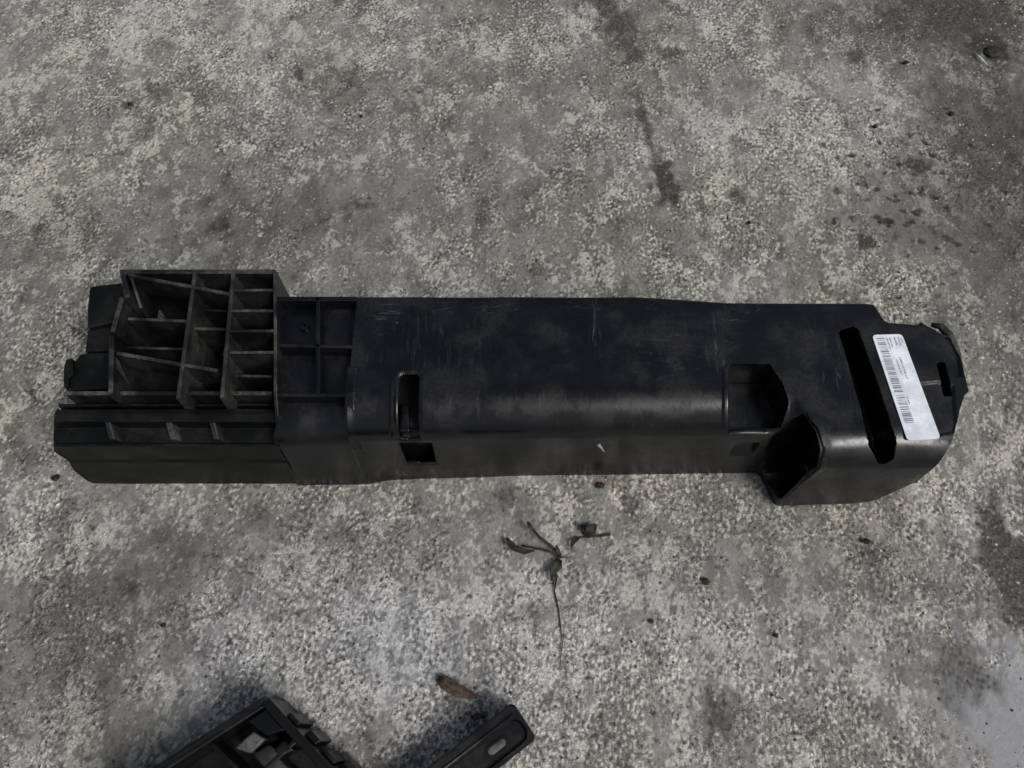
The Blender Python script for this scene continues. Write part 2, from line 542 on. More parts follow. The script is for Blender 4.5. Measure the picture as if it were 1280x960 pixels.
X0, X1 = -0.236, 0.4193
xs = np.array(spaced(X0, -0.158, .0018) + spaced(-0.158, -0.147, .0006) + spaced(-0.147, -0.118, .0012) + spaced(-.118, -.07, .0007) + spaced(-.07, .185, .0016)
              + spaced(.185, .205, .0007) + spaced(.205, .25, .0009) + spaced(.25, .276, .0005) + spaced(.276, .31, .0012) + spaced(.31, .375, .0006) + spaced(.375, X1, .0007) + [X1])
inset = 1 - ss(xs, -0.1535, -0.1505)                       # the sunk panel beside the ribbed block
hood = np.interp(xs, [.2540, .2575, .2606, .2640, .2675, .2709, .2740], [0, .05, .16, .42, .75, .96, 1.0])
yb = np.interp(xs, [-.24, .12, .209, .352, .3595, .3660, .3700, .400, .404, .4193], [.0338, .0338, .0272, .0265, .0255, .0075, .0052, .0026, .006, -.010])
Hc = H - 0.016 * inset
yf = np.interp(xs, [-.24, -.15, 0.0, .25, X1], [-.1075, -.1055, -.1025, -.0990, -.0990])
ybot = np.interp(xs, [-.24, -.15, -.13, 0, .26], [-.1165, -.1155, -.1110, -.1064, -.1030])
yf = yf * (1 - hood) + hood * -0.1335
ybot = ybot * (1 - hood) + hood * np.interp(xs, [.27, .36, X1], [-.1390, -.1395, -.134])
rr = np.interp(xs, [-.24, -.155, -.145, .24, .262, .275, .33, X1], [.030, .030, .036, .035, .028, .026, .032, .028])
zbot = np.interp(xs, [-.24, .262, .272, .33, .365, .395, X1], [0.0, 0.0, 0.001, .010, .020, .045, .062])

PL = [(343, 337, .136), (344, 420, .134), (344, 492, .131), (346, 520, .118), (347, 542, .096), (348, 556, .080)]
PLP = np.array([at(*q) for q in PL])[::-1]


def plate_x(y): return np.interp(y, PLP[:, 1], PLP[:, 0])


NB, NR, NTOP, NBEND, NF = 8, 5, 140, 56, 62
cols_ = []
for i in range(len(xs)):
    x, b, h, f_, r, fb, zb = xs[i], yb[i], Hc[i], yf[i], rr[i], ybot[i], zbot[i]
    rb = 0.0035
    prof = []
    for k in range(NB): prof.append((b + .003 * (1 - k / (NB - 1)), zb + (h - rb - zb) * k / (NB - 1)))
    for k in range(1, NR + 1):
        a = math.pi / 2 * k / NR
        prof.append((b - rb + rb * math.cos(a), h - rb + rb * math.sin(a)))
    y0, y1 = b - rb, f_ + r
    for k in range(1, NTOP + 1): prof.append((y0 + (y1 - y0) * k / NTOP, h))
    aend = math.pi / 2 * 0.93
    for k in range(1, NBEND + 1):
        a = aend * k / NBEND
        prof.append((y1 - r * math.sin(a), h - r + r * math.cos(a)))
    ya, za = prof[-1]
    for k in range(1, NF + 1): prof.append((ya + (fb - ya) * k / NF, za + (zb - za) * k / NF))
    cols_.append([(x, p[0], p[1]) for p in prof])
G = np.array(cols_)                                          # (columns, rows, 3)
NC, NRW = G.shape[:2]

# right end: outline follows the moulded end
xe = np.interp(G[..., 1], [-.14, -.118, -.0886, -.072, -.068, -.0317, -.012, .003, .03], [.378, .391, .4045, .4135, .4185, .4193, .4150, .4040, .4010]) + 0.10 * (H - G[..., 2]) * ss(G[..., 2], .10, .02)
w = np.clip((G[..., 0] - .345) / (X1 - .345), 0, 1)
G[..., 0] = np.where(w > 0, .345 + (xe - .345) * w, G[..., 0])


# columns lean with the diagonal groove
sl = np.interp(G[..., 0], [.283, .3145, .3345, .3900], [0, .082, .142, 0])
G[..., 0] += sl * np.clip(-.06 - G[..., 1], -.07, .08)
wl0 = np.clip((-.160 - G[..., 0]) / (-.160 - X0), 0, 1)
G[..., 0] += wl0 * (plate_x(G[..., 1]) + .0012 - X0)


def normals(G):
    du = np.gradient(G, axis=0); dv = np.gradient(G, axis=1)
    n = np.cross(du, dv)
    n /= (np.linalg.norm(n, axis=2, keepdims=True) + 1e-12)
    if n[NC // 2, NB + NR + NTOP // 2, 2] < 0: n = -n
    return n


N0 = normals(G)
seg = np.linalg.norm(np.diff(G, axis=1), axis=2)
S = np.concatenate([np.zeros((NC, 1)), np.cumsum(seg, axis=1)], axis=1)
S = S - S[:, NB + NR - 1][:, None] - yb[:, None]
PXG, PYG = project(G)
FRONT = np.arange(NRW)[None, :] >= NB + NR - 2
# front boundary in S measured from the start of the bend, so outlines stay true on the flare
Xg = G[..., 0].copy()
Yg, Zg = G[..., 1].copy(), G[..., 2].copy()


def lookup(px, py):
    d = (PXG - px) ** 2 + (PYG - py) ** 2 + np.where(FRONT, 0, 1e9)
    i, j = np.unravel_index(np.argmin(d), d.shape)
    return Xg[i, j], S[i, j]


def sdf_poly(pts):
    P = np.stack([Xg, S], -1)
    d = np.full(Xg.shape, 1e9); sgn = np.ones(Xg.shape)
    n = len(pts)
    for i in range(n):
        a, b = np.array(pts[i]), np.array(pts[i - 1])
        e = b - a; wv = P - a
        t = np.clip((wv @ e) / (e @ e), 0, 1)
        q = wv - t[..., None] * e
        d = np.minimum(d, (q ** 2).sum(-1))
        c1 = P[..., 1] >= a[1]; c2 = P[..., 1] < b[1]; c3 = e[0] * wv[..., 1] > e[1] * wv[..., 0]
        flip = (c1 & c2 & c3) | (~c1 & ~c2 & ~c3)
        sgn = np.where(flip, -sgn, sgn)
    return sgn * np.sqrt(d)


def mask(pix, width=.0011, rnd=0.0):
    fine_ = []
    for k in range(len(pix)):
        a, b = np.array(pix[k], float), np.array(pix[(k + 1) % len(pix)], float)
        nn = max(1, int(np.hypot(*(b - a)) / 9))
        fine_ += [tuple(a + (b - a) * q / nn) for q in range(nn)]
    s = sdf_poly([lookup(*p) for p in fine_]) - rnd
    m = 1 - ss(s, -width, width)
    m[:, :NB + 1] = 0
    return m[..., None]


D = G.copy()
# gentle unevenness of a moulded part
for i in range(NC):
    for j in range(0, NRW):
        p = G[i, j]
        D[i, j] += N0[i, j] * (0.0005 * mnoise.noise((p[0] * 14, p[1] * 22, p[2] * 22)) + 0.00005 * mnoise.noise((p[0] * 90, p[1] * 90, p[2] * 90)))
down = np.array([0, 0.35, -0.94])
gdir = -N0 * 0.45 + down * 0.55
# long diagonal groove near the sticker
m = mask([(1056, 417), (1067, 414), (1088, 472), (1103, 517), (1113, 552), (1111, 572), (1104, 575), (1093, 555), (1083, 511)], .0022, .0030)
D = D * (1 - m) + (G + down * .034) * m
OPEN = np.zeros(Xg.shape)


def pocket(x0, x1, s0, s1, rx, depth, width=.0010, lift=0.0):
    global D
    qx, qs = np.abs(Xg - (x0 + x1) / 2) - (x1 - x0) / 2 + rx, np.abs(S - (s0 + s1) / 2) - (s1 - s0) / 2 + rx
    sd_ = np.hypot(np.maximum(qx, 0), np.maximum(qs, 0)) + np.minimum(np.maximum(qx, qs), 0) - rx
    sd_[:, :NB + 1] = 1
    m = (1 - ss(sd_, -width, width))[..., None]
    D = D * (1 - m) + (G - N0 * depth + np.array([0, 0, lift])) * m


def opening(x0, x1, s0, s1, rx, dip=.0012):
    """a real hole along the grain of the mould: rounded corners, lip dipping in, faces inside left out"""
    global D, OPEN
    qx, qs = np.abs(Xg - (x0 + x1) / 2) - (x1 - x0) / 2 + rx, np.abs(S - (s0 + s1) / 2) - (s1 - s0) / 2 + rx
    sd_ = np.hypot(np.maximum(qx, 0), np.maximum(qs, 0)) + np.minimum(np.maximum(qx, qs), 0) - rx
    sd_[:, :NB + 1] = 1
    D = D - N0 * (dip * (1 - ss(sd_, -.0005, .0030)))[..., None]
    OPEN = np.maximum(OPEN, (sd_ < 0).astype(float))


# slot and square hole at the left of the front bend, each with a bead on its left
xa_, sa_ = lookup(508, 466); xb_, sb_ = lookup(508, 551)
opening(lookup(496, 500)[0], lookup(524, 500)[0], sa_, sb_, .006, .0013)
m = mask([(488.5, 478), (492.5, 478), (492.5, 545), (488.5, 549)], .0009, .0008)
D = D + N0 * .0022 * m
sa_, sb_ = lookup(524, 554)[1], lookup(524, 580)[1]
xa_, xb_ = lookup(503, 566)[0], lookup(543, 566)[0]
opening(xa_, xb_, sa_, sb_, .0008, .0008)
m = mask([(499, 556), (502, 556), (501, 581), (498, 581)], .0007, .0004)
D = D + N0 * .0018 * m
# open window before the flare
m = mask([(913, 457), (961, 457), (976, 478), (984, 503), (974, 534), (913, 537)], .0009, .0006)
T = np.stack([G[..., 0], np.maximum(G[..., 1], -.0965), np.minimum(G[..., 2], .091)], -1)
D = D * (1 - m) + T * m
m = mask([(905, 462), (909, 458), (909, 540), (905, 536)], .0009, .0010)
D = D + N0 * .0011 * m
pocket(lookup(917, 560)[0], lookup(946, 560)[0], lookup(930, 554)[1], lookup(930, 569)[1], .002, .006, .0010, .007)
# flank of the flare, hollowed and facing along the part
m = mask([(1003, 521), (1015, 537), (1022, 560), (1018, 584), (972, 620), (960, 600), (956, 588), (960, 560), (972, 540), (990, 526)], .0022, .0)
D = D * (1 - m) + (G + np.array([.042, .010, -.005])) * m
# slit and moulded step on the end flange
pocket(lookup(1176, 470)[0], lookup(1185, 470)[0], lookup(1178, 453)[1], lookup(1184, 494)[1], .0022, .016, .0010)
m = mask([(1150, 479), (1172, 477), (1192, 482), (1196, 540), (1172, 545)], .0014, .0)
D = D - N0 * .0020 * m
m = mask([(1176, 404), (1188, 416), (1199, 445), (1203, 470), (1196, 470), (1190, 445), (1180, 420)], .0012, .0)
D = D - N0 * .0030 * m

split = int(np.searchsorted(xs, -0.1520))


def surf(px, py):
    d = (PXG - px) ** 2 + (PYG - py) ** 2 + np.where(FRONT, 0, 1e9)
    i, j = np.unravel_index(np.argmin(d), d.shape)
    return D[i, j].copy()


def sheet(name, a, b, mat, endcaps=(False, False)):
    g = D[a:b + 1]
    nc = g.shape[0]
    idx = lambda i, j: i * NRW + j
    v = [tuple(q) for q in g.reshape(-1, 3)]
    op = OPEN[a:b + 1]
    f = [(idx(i, j), idx(i, j + 1), idx(i + 1, j + 1), idx(i + 1, j)) for i in range(nc - 1) for j in range(NRW - 1)
         if op[i:i + 2, j:j + 2].min() < .5]
    for side, on in enumerate(endcaps):
        if on:
            i = 0 if side == 0 else nc - 1
            base = len(v)
            zf = D[a + i][:, 2].min()
            for j in range(NRW):
                q = g[i, j]
                v.append((q[0] + (.004 if side else -.002), q[1], min(q[2], zf + .0005)))
            for j in range(NRW - 1):
                q = (idx(i, j), base + j, base + j + 1, idx(i, j + 1))
                f.append(q if side == 0 else tuple(reversed(q)))
    o = mesh_obj(name, v, f, mat, housing)
    smooth_by_angle(o, 50)
    if name == 'main_shell':
        sm = o.modifiers.new('wall', 'SOLIDIFY'); sm.thickness = .0024; sm.offset = -1
    return o


sheet('sunk_panel', 0, split, M['shell'], (True, False))
sheet('main_shell', split, NC - 1, M['shell'], (False, True))

# --- sunk panel ribs
ZB = 0.108
rb_ = M['rib']
rib('cross_rib', (397, 372, .130), (397, 492, .130), .0036, ZB, M['shell'], housing)
rib('panel_rib', (347, 373, .130), (446, 373, .130), .0040, ZB, M['shell'], housing)
rib('panel_rib', (347, 431, .130), (443, 433, .130), .0030, ZB, M['shell'], housing)
rib('panel_rib', (347, 493, .128), (436, 493, .128), .0032, ZB - .008, M['shell'], housing)
pts = [at(435, 462, .131)[:2], at(446, 462, .131)[:2], at(446, 512, .131)[:2], at(435, 512, .131)[:2]]
# curved strap following the bend at the panel's inner end
v, f = [], []
xa, xb = at(434, 470, .13)[0], at(446, 470, .13)[0]
path = [(-.044, .1315), (-.070, .1315), (-.0815, .1290), (-.092, .1225), (-.1005, .112), (-.1055, .099), (-.1085, .084)]
for (y, z) in path:
    v += [(xa, y, z), (xb, y, z), (xb + .001, y + .012, z - .016), (xa - .001, y + .012, z - .016)]
for i in range(len(path) - 1):
    for k in range(4):
        f.append((4 * i + k, 4 * i + (k + 1) % 4, 4 * i + 4 + (k + 1) % 4, 4 * i + 4 + k))
f += [(3, 2, 1, 0), tuple(4 * (len(path) - 1) + k for k in range(4))]
o = mesh_obj('bend_strap', v, [tuple(reversed(q)) for q in f], M['shell'], housing); bevel(o, .0008)
# small screw boss in the panel
def ring(name, c, r0, r1, z0, z1, mat, parent, n=18):
    v, f = [], []
    for k in range(n):
        a = 2 * math.pi * k / n
        ca, sa = math.cos(a), math.sin(a)
        for (r, z) in ((r1 * 1.1, z0), (r1, z1), (r0, z1), (r0, z0 + .001)):
            v.append((c[0] + r * ca, c[1] + r * sa, z))
    for k in range(n):
        for q in range(3):
            a, b = 4 * k + q, 4 * ((k + 1) % n) + q
            f.append((a, b, b + 1, a + 1))
    f.append(tuple(4 * k + 3 for k in range(n)))
    o = mesh_obj(name, v, f, mat, parent); smooth_by_angle(o, 40)
    return o
ring('screw_boss', at(379, 406, .12), .0022, .0045, .112, .1185, M['shell'], housing)

# --- ribbed block at the left end
FLOOR = .062
XL, XR = -.4365, -.2345
prof = [(.060, 0.0), (.058, FLOOR), (-.0665, FLOOR), (-.0668, .1005), (-.0700, .1010), (-.0705, .074), (-.0735, .074), (-.0742, .1035), (-.0800, .1045), (-.0868, .1030),
        (-.0875, .0880), (-.1035, .0865), (-.1040, .0910), (-.1070, .0912), (-.1082, .080), (-.1090, .070), (-.1095, .060), (-.1112, .0565), (-.1128, .034), (-.1142, .012), (-.1148, 0.0)]
nsl = 28
v, f = [], []
for i in range(nsl + 1):
    u = i / nsl
    for (y, z) in prof:
        xl = XL + .010 * ss(np.array(y), -.05, .0) + (.005 if z > .09 else 0) + .006 * mnoise.noise((y * 60, z * 45, 3.1))
        x = xl + (plate_x(y) + (.0035 if y < -.104 else -.0012) - xl) * u
        v.append((x, y + .0006 * mnoise.noise((x * 30, y * 50, z * 40)) , z + (.0005 * mnoise.noise((x * 25, y * 40, 7.7)) if z > .01 else 0)))
n = len(prof)
for i in range(nsl):
    for k in range(n - 1):
        f.append((i * n + k, i * n + k + 1, (i + 1) * n + k + 1, (i + 1) * n + k))
f.append(tuple(range(n)))
f.append(tuple(nsl * n + k for k in range(n - 1, -1, -1)))
o = mesh_obj('ribbed_base', v, [tuple(reversed(q)) for q in f], M['tray'], housing)
bevel(o, .0010, 2, 30)

# tall end plate between the ribbed block and the sunk panel
v, f = [], []
pl = PL
for (px, py, z) in pl:
    p = at(px, py, z)
    for dx, zz in ((-.0016, p[2]), (.0016, p[2]), (.0024, .070), (-.0024, .070)):
        v.append((p[0] + dx, p[1], zz))
for i in range(len(pl) - 1):
    for k in range(4):
        f.append((4 * i + k, 4 * i + (k + 1) % 4, 4 * i + 4 + (k + 1) % 4, 4 * i + 4 + k))
f += [(3, 2, 1, 0), tuple(4 * (len(pl) - 1) + k for k in range(4))]
o = mesh_obj('end_plate', v, f, rb_, housing); bevel(o, .0006)

ZT = .134
M['tan'] = mat_plastic('dusty_lit_tone_plastic', 0.34, 0.5, (0.010, 0.010, 0.0105), caked=0.55)  # dust, plus a lighter tan that paints in the lit rib faces
rib('back_wall', (150, 339, ZT), (343, 339, ZT), .0040, .060, rb_, housing)
# ribs running front to back
rib('long_rib', (243, 341, ZT), (222, 497, ZT - .004), .0030, FLOOR - .002, M['tan'], housing, .0040)
rib('long_rib', (291, 341, ZT), (277, 497, ZT - .004), .0030, FLOOR - .002, M['tan'], housing, .0040)
rib('left_wall', (153, 341, ZT), (159, 372, ZT), .0040, FLOOR - .002, rb_, housing, .0016)
rib('left_wall', (152, 372, ZT - .004), (140, 415, ZT - .006), .0036, FLOOR - .002, rb_, housing, .0030)
rib('left_wall', (139, 420, ZT - .004), (138, 492, ZT - .008), .0036, FLOOR - .002, rb_, housing, .0030)
# cross ribs of the narrow right column
for (ya, yc) in ((362, 362), (388, 388), (413, 413), (440, 440)):
    rib('cross_rib', (287, ya, ZT), (343, yc, ZT), .0024, FLOOR - .002, rb_, housing, .0010)
# lower cross ribs between the long ribs
rib('cross_rib', (160, 398, .118), (236, 401, .118), .0026, FLOOR - .002, rb_, housing)
rib('cross_rib', (236, 410, .122), (284, 411, .122), .0026, FLOOR - .002, rb_, housing)
rib('cross_rib', (236, 386, .112), (284, 388, .112), .0022, FLOOR - .002, rb_, housing)
rib('cross_rib', (158, 434, .110), (232, 436, .110), .0022, FLOOR - .002, rb_, housing)
rib('cross_rib', (226, 468, .108), (340, 470, .108), .0022, FLOOR - .002, rb_, housing)
rib('front_rib', (82, 491, .112), (340, 491, .114), .0034, FLOOR - .004, rb_, housing)
# diagonal braces
rib('diagonal_rib', (160, 343, ZT + .001), (287, 367, ZT + .001), .0030, .108, rb_, housing)
rib('diagonal_rib', (146, 441, ZT - .003), (272, 463, ZT - .003), .0030, .106, rb_, housing)
rib('diagonal_rib', (163, 345, ZT), (176, 385, .116), .0024, FLOOR, rb_, housing)
# triangular gussets on the inside of the left wall
def gusset(a, b, c, t, mat, parent):
    A, B, C_ = [np.array(q) for q in (a, b, c)]
    nn = np.cross(B - A, C_ - A); nn /= np.linalg.norm(nn)
    v = [A + nn * t / 2, B + nn * t / 2, C_ + nn * t / 2, A - nn * t / 2, B - nn * t / 2, C_ - nn * t / 2]
    return mesh_obj('gusset', v, [(0, 1, 2), (5, 4, 3), (0, 3, 4, 1), (1, 4, 5, 2), (2, 5, 3, 0)], mat, parent)
gusset(at(146, 448, .128), at(142, 494, .100), at(163, 484, .092), .003, M['tan'], housing)
gusset(at(151, 372, .131), at(146, 404, .118), at(164, 420, .092), .003, M['tan'], housing)
gusset(at(240, 372, .130), at(236, 408, .126), at(246, 404, .100), .003, M['tan'], housing)
gusset(at(285, 420, .130), at(280, 445, .126), at(291, 436, .104), .0026, M['tan'], housing)
gusset(at(281, 455, .128), at(277, 490, .122), at(287, 480, .100), .0026, M['tan'], housing)
gusset(at(200, 388, .112), at(198, 404, .112), at(210, 404, .096), .0026, M['tan'], housing)
ring('peg', at(203, 398, .115), .0012, .0028, FLOOR, .119, M['tan'], housing, 12)

# stepped tabs at the outer left edge
def pxpoly(pts, z): return [tuple(at(px, py, z)[:2]) for px, py in pts]
o = prism('side_step', pxpoly([(112, 358), (152, 353), (152, 400), (109, 410), (109, 385)], .100), .02, .100, M['tray'], housing, .0016)
o = prism('side_step', pxpoly([(109, 412), (148, 402), (140, 420), (138, 438), (106, 440)], .093), .02, .093, M['tray'], housing, .0014)
o = prism('side_step', pxpoly([(100, 442), (137, 440), (138, 486), (82, 488), (80, 472), (86, 462)], .098), .02, .098, M['tray'], housing, .0016)
o = prism('hook_tab', pxpoly([(82, 449), (90, 447), (92, 468), (86, 470), (85, 482), (79, 484), (79, 460)], .103), .06, .103, M['tray'], housing, .0012)
o = prism('hook_tab', pxpoly([(72, 534), (84, 532), (84, 548), (74, 550)], .085), .03, .085, M['tray'], housing, .0015)
# short ribs on the front ledge
for (px, pxb) in ((135, 141), (211, 217), (266, 271)):
    a, b = at(px, 526, .1015), at(pxb, 549, .0925)
    v = []
    for P, t in ((a, .0035), (b, .0035)):
        v += [(P[0] - t, P[1], P[2]), (P[0] + t * .4, P[1], P[2]), (P[0] + t * 1.6, P[1], .086), (P[0] - t * 1.2, P[1], .086)]
    o = mesh_obj('ledge_rib', v, [(0, 1, 5, 4), (1, 2, 6, 5), (2, 3, 7, 6), (3, 0, 4, 7), (3, 2, 1, 0), (4, 5, 6, 7)], M['tan'], housing)
    bevel(o, .0006)
# wear on the front: a torn sliver; then a separate paler lip in the window
p0, p1 = at(738, 548, .086), at(756, 562, .076)
v = [(p0[0], p0[1] - .0030, p0[2]), ((p0[0] + p1[0]) / 2 + .002, p0[1] - .0045, (p0[2] + p1[2]) / 2 + .002), (p1[0], p1[1] - .0030, p1[2]), ((p0[0] + p1[0]) / 2 - .001, p0[1] - .0040, (p0[2] + p1[2]) / 2 - .001),
     ((p0[0] + p1[0]) / 2, p0[1] + .002, (p0[2] + p1[2]) / 2)]
mesh_obj('torn_sliver', v, [(0, 3, 1), (1, 3, 2), (0, 1, 4), (1, 2, 4), (2, 3, 4), (3, 0, 4)], M['chip'], housing)
lip = [surf(px, 540.5) + np.array([0, -.0004, .0006]) for px in (911, 925, 940, 955, 966)]
v, f = tube(lip, [.0017] * 5, 8)
o = mesh_obj('window_lip', v, f, M['gloss'], housing, True)

# added liner block that keeps the slot and the square hole dark inside
prism('added_liner', [(-.146, -.0930), (.180, -.0900), (.180, .022), (-.146, .022)], .003, .100, M['tray'], housing, .010, seg=4)
# ledge seen inside the slot
a, b = surf(497, 505), surf(512, 546)
prism('slot_ledge', [(a[0], -.0985), (b[0], -.0985), (b[0] - .002, -.072), (a[0], -.072)], .090, .1085, M['shell'], housing, .001)

# thick rim and step of the end flange
v, f = tube([at(1165, 406, .125), at(1176, 408, .124), at(1186, 419, .124), at(1193, 436, .124), at(1198, 457, .123), at(1198, 480, .122)], [.0022, .0036, .0042, .0044, .0042, .0030], 10)
mesh_obj('end_rim', v, f, M['rib'], housing, True)
prism('end_step', [tuple(at(*q, .124)[:2]) for q in ((1192, 480), (1203, 478), (1204, 492), (1197, 500), (1201, 516), (1190, 522))], .05, .124, M['shell'], housing, .002)

# --- sticker with its print
def rounded_quad(q, r, n=5):
    out = []
    for i in range(4):
        p, a, b = q[i], q[i - 1], q[(i + 1) % 4]
        da = (a - p) / np.linalg.norm(a - p); db = (b - p) / np.linalg.norm(b - p)
        A, B = p + da * r, p + db * r
        for k in range(n + 1):
            t = k / n
            out.append((1 - t) ** 2 * A + 2 * t * (1 - t) * p + t * t * B)
    return out
ZS = H + .0011
q = [at(1090, 418.5, ZS), at(1127.5, 417.5, ZS), at(1176, 548, ZS), at(1134.5, 551, ZS)]
TL, TR, BR, BL = q
outl = rounded_quad(q, .0042)
v = [(p[0], p[1], ZS) for p in outl] + [(p[0], p[1], ZS - .0008) for p in outl]
k_ = len(outl)
f = [tuple(range(k_))[::-1]] + [(i, (i + 1) % k_, k_ + (i + 1) % k_, k_ + i) for i in range(k_)]
sticker = mesh_obj('sticker', v, f, M['sticker'], housing)
sticker['label'] = 'white printed sticker with barcode'


def uv(u, w_):
    p = TL * (1 - u) * (1 - w_) + TR * u * (1 - w_) + BR * u * w_ + BL * (1 - u) * w_
    return (p[0], p[1], ZS + .00015)


def marks(name, rects):
    v, f = [], []
    for (u0, u1, w0, w1) in rects:
        b = len(v)
        v += [uv(u0, w0), uv(u1, w0), uv(u1, w1), uv(u0, w1)]
        f.append((b + 3, b + 2, b + 1, b))
    return mesh_obj(name, v, f, M['ink'], sticker)


rnd = random.Random(5)
bars, w0 = [], .035
while w0 < .845:
    wd = rnd.choice([.0045, .006, .009, .012])
    if not .565 < w0 < .585:
        bars.append((.10, .36 if w0 < .55 else .38, w0, w0 + wd))
    w0 += wd + rnd.choice([.005, .007, .011, .015])
marks('barcode', bars)
txt = []
def text_line(u, du, wa, wb):
    w0 = wa
    while w0 < wb:
        wd = rnd.uniform(.004, .010)
        txt.append((u, u + du * rnd.uniform(.7, 1.0), w0, min(w0 + wd, wb)))
        w0 += wd + rnd.choice([.003, .004, .009])
text_line(.43, .045, .035, .15); text_line(.52, .045, .035, .13); text_line(.68, .05, .03, .11); text_line(.80, .05, .03, .12); text_line(.90, .04, .04, .09)
text_line(.50, .05, .245, .40); text_line(.62, .06, .23, .44)
text_line(.42, .04, .60, .68)
marks('print_lines', txt)

# ------------------------------------------------------------------ cut-off black parts along the lower edge
def framed(c, ang):
    ca, sa = math.cos(ang), math.sin(ang)
    return lambda u, w_: (c[0] + u * ca - w_ * sa, c[1] + u * sa + w_ * ca)


# open tray with its corner in view
zc = .062
corner = at(336, 872, zc)
e1 = at(402, 946, zc) - corner          # right edge direction
e2 = at(196, 962, zc) - corner          # left edge direction
e1 = e1[:2] / np.linalg.norm(e1[:2]); e2 = e2[:2] / np.linalg.norm(e2[:2])
c0 = np.array(corner[:2])
bp = lambda s, t: tuple(c0 + e1 * s + e2 * t)
L1, L2 = .17, .20
tray = empty('plastic_tray', (c0[0], c0[1], 0), 'open black plastic tray cut off by the lower edge, one corner pointing up', 'plastic part')
tw = .0045
prism('wall', [bp(0, 0), bp(L1, 0), bp(L1, tw * 1.8), bp(0, tw * 1.8)], 0.0, zc, M['debris'], tray, .0012)
prism('wall', [bp(0, tw * 1.8 + .0002), bp(tw, tw * 1.8 + .0002), bp(tw, L2), bp(0, L2)], 0.0, zc - .002, M['debris'], tray, .0012)
prism('wall', [bp(L1 - tw, tw * 1.8 + .0002), bp(L1, tw * 1.8 + .0002), bp(L1, L2), bp(L1 - tw, L2)], 0.0, zc - .004, M['debris'], tray, .0012)
prism('wall', [bp(tw + .0002, L2 - tw), bp(L1 - tw - .0002, L2 - tw), bp(L1 - tw - .0002, L2), bp(tw + .0002, L2)], 0.0, zc - .004, M['debris'], tray, .0012)
prism('floor', [bp(tw + .0003, tw * 1.8 + .0003), bp(L1 - tw - .0003, tw * 1.8 + .0003), bp(L1 - tw - .0003, L2 - tw - .0003), bp(tw + .0003, L2 - tw - .0003)], .002, .020, M['debris'], tray)
prism('corner_pad', [bp(.006, .009), bp(.030, .009), bp(.026, .022), bp(.006, .026)], .010, zc - .006, M['debris'], tray, .001)
prism('divider', [bp(.0048, .058), bp(.10, .050), bp(.10, .054), bp(.0048, .062)], .018, zc - .010, M['debris'], tray, .0008)
prism('divider', [bp(.040, .0085), bp(.044, .0085), bp(.052, .050), bp(.048, .050)], .018, zc - .012, M['debris'], tray, .0008)
for k in range(5):
    prism('edge_step', [bp(.020 + .022 * k, -.0042 - .002 * (k % 2)), bp(.033 + .022 * k, -.0042 - .002 * (k % 2)), bp(.033 + .022 * k, -.0002), bp(.020 + .022 * k, -.0002)], .004, zc - .006 - .004 * (k % 3), M['debris'], tray, .0012)
prism('grey_plate', [bp(.014, .030), bp(.026, .027), bp(.030, .043), bp(.018, .050)], .018, zc - .016, M['grey'], tray, .002)
prism('grey_plate', [bp(.046, .056), bp(.070, .054), bp(.074, .076), bp(.050, .080)], .018, zc - .016, M['grey'], tray, .003)
lr = random.Random(8)
for k in range(11):
    u0, t0 = lr.uniform(.012, .11), lr.uniform(.014, .10)
    du, dt = lr.uniform(.008, .022), lr.uniform(.008, .022)
    prism('moulded_lump', [bp(u0, t0), bp(u0 + du, t0 + lr.uniform(-.004, .004)), bp(u0 + du + lr.uniform(-.005, .003), t0 + dt), bp(u0 + lr.uniform(-.003, .004), t0 + dt * lr.uniform(.8, 1.1))],
          .015 + .0003 * k, zc - lr.uniform(.008, .030), M['debris'] if k % 3 else M['tan'], tray, .0022)
# outer skirt sloping down on the left side
a, b, c_, d_ = bp(-.0005, .004), bp(-.0005, L2), bp(-.016, L2), bp(-.016, .012)
v = [(a[0], a[1], zc - .012), (b[0], b[1], zc - .012), (c_[0], c_[1], .002), (d_[0], d_[1], .002), (a[0], a[1], .002), (b[0], b[1], .002)]
mesh_obj('skirt', v, [(0, 1, 2, 3), (0, 3, 4), (1, 5, 2), (0, 4, 5, 1), (3, 2, 5, 4)], M['debris'], tray)
# wire-like clip standing off the right edge
pc = [at(394, 947, .040), at(398, 938, .044), at(405, 937, .045), at(411, 946, .043), at(414, 958, .040), at(416, 972, .036)]
v, f = tube(pc, [.0026] * 6, 8)
mesh_obj('clip', v, f, M['debris'], tray, True)
prism('clip_foot', [bp(.080, -.0105), bp(.096, -.0105), bp(.096, -.0002), bp(.080, -.0002)], .01, .038, M['debris'], tray, .001)

# bar-shaped cover with a slotted inset panel
zt = .040
A_ = at(641, 877, zt)[:2]; B_ = at(536, 958, zt)[:2]
u_ = (B_ - A_) / np.linalg.norm(B_ - A_)            # along the bar, away from its end
n_ = np.array([-u_[1], u_[0]])
E_ = at(669, 905, zt)[:2]
if (E_ - A_) @ n_ < 0: n_ = -n_
W = float((E_ - A_) @ n_) + .010
bq = lambda s, t: tuple(A_ + u_ * s + n_ * t)
bar = empty('bar_cover', (A_[0], A_[1], 0), 'narrow black plastic bar with rounded end and a light slot, at the lower edge', 'plastic part')


def rrect(fn, s0, s1, t0, t1, r, n=6):
    out = []
    for (cs, ct, a0) in ((s0 + r, t0 + r, math.pi), (s1 - r, t0 + r, 1.5 * math.pi), (s1 - r, t1 - r, 0), (s0 + r, t1 - r, .5 * math.pi)):
        for k in range(n + 1):
            a = a0 + math.pi / 2 * k / n
            out.append(fn(cs + r * math.cos(a), ct + r * math.sin(a)))
    return out


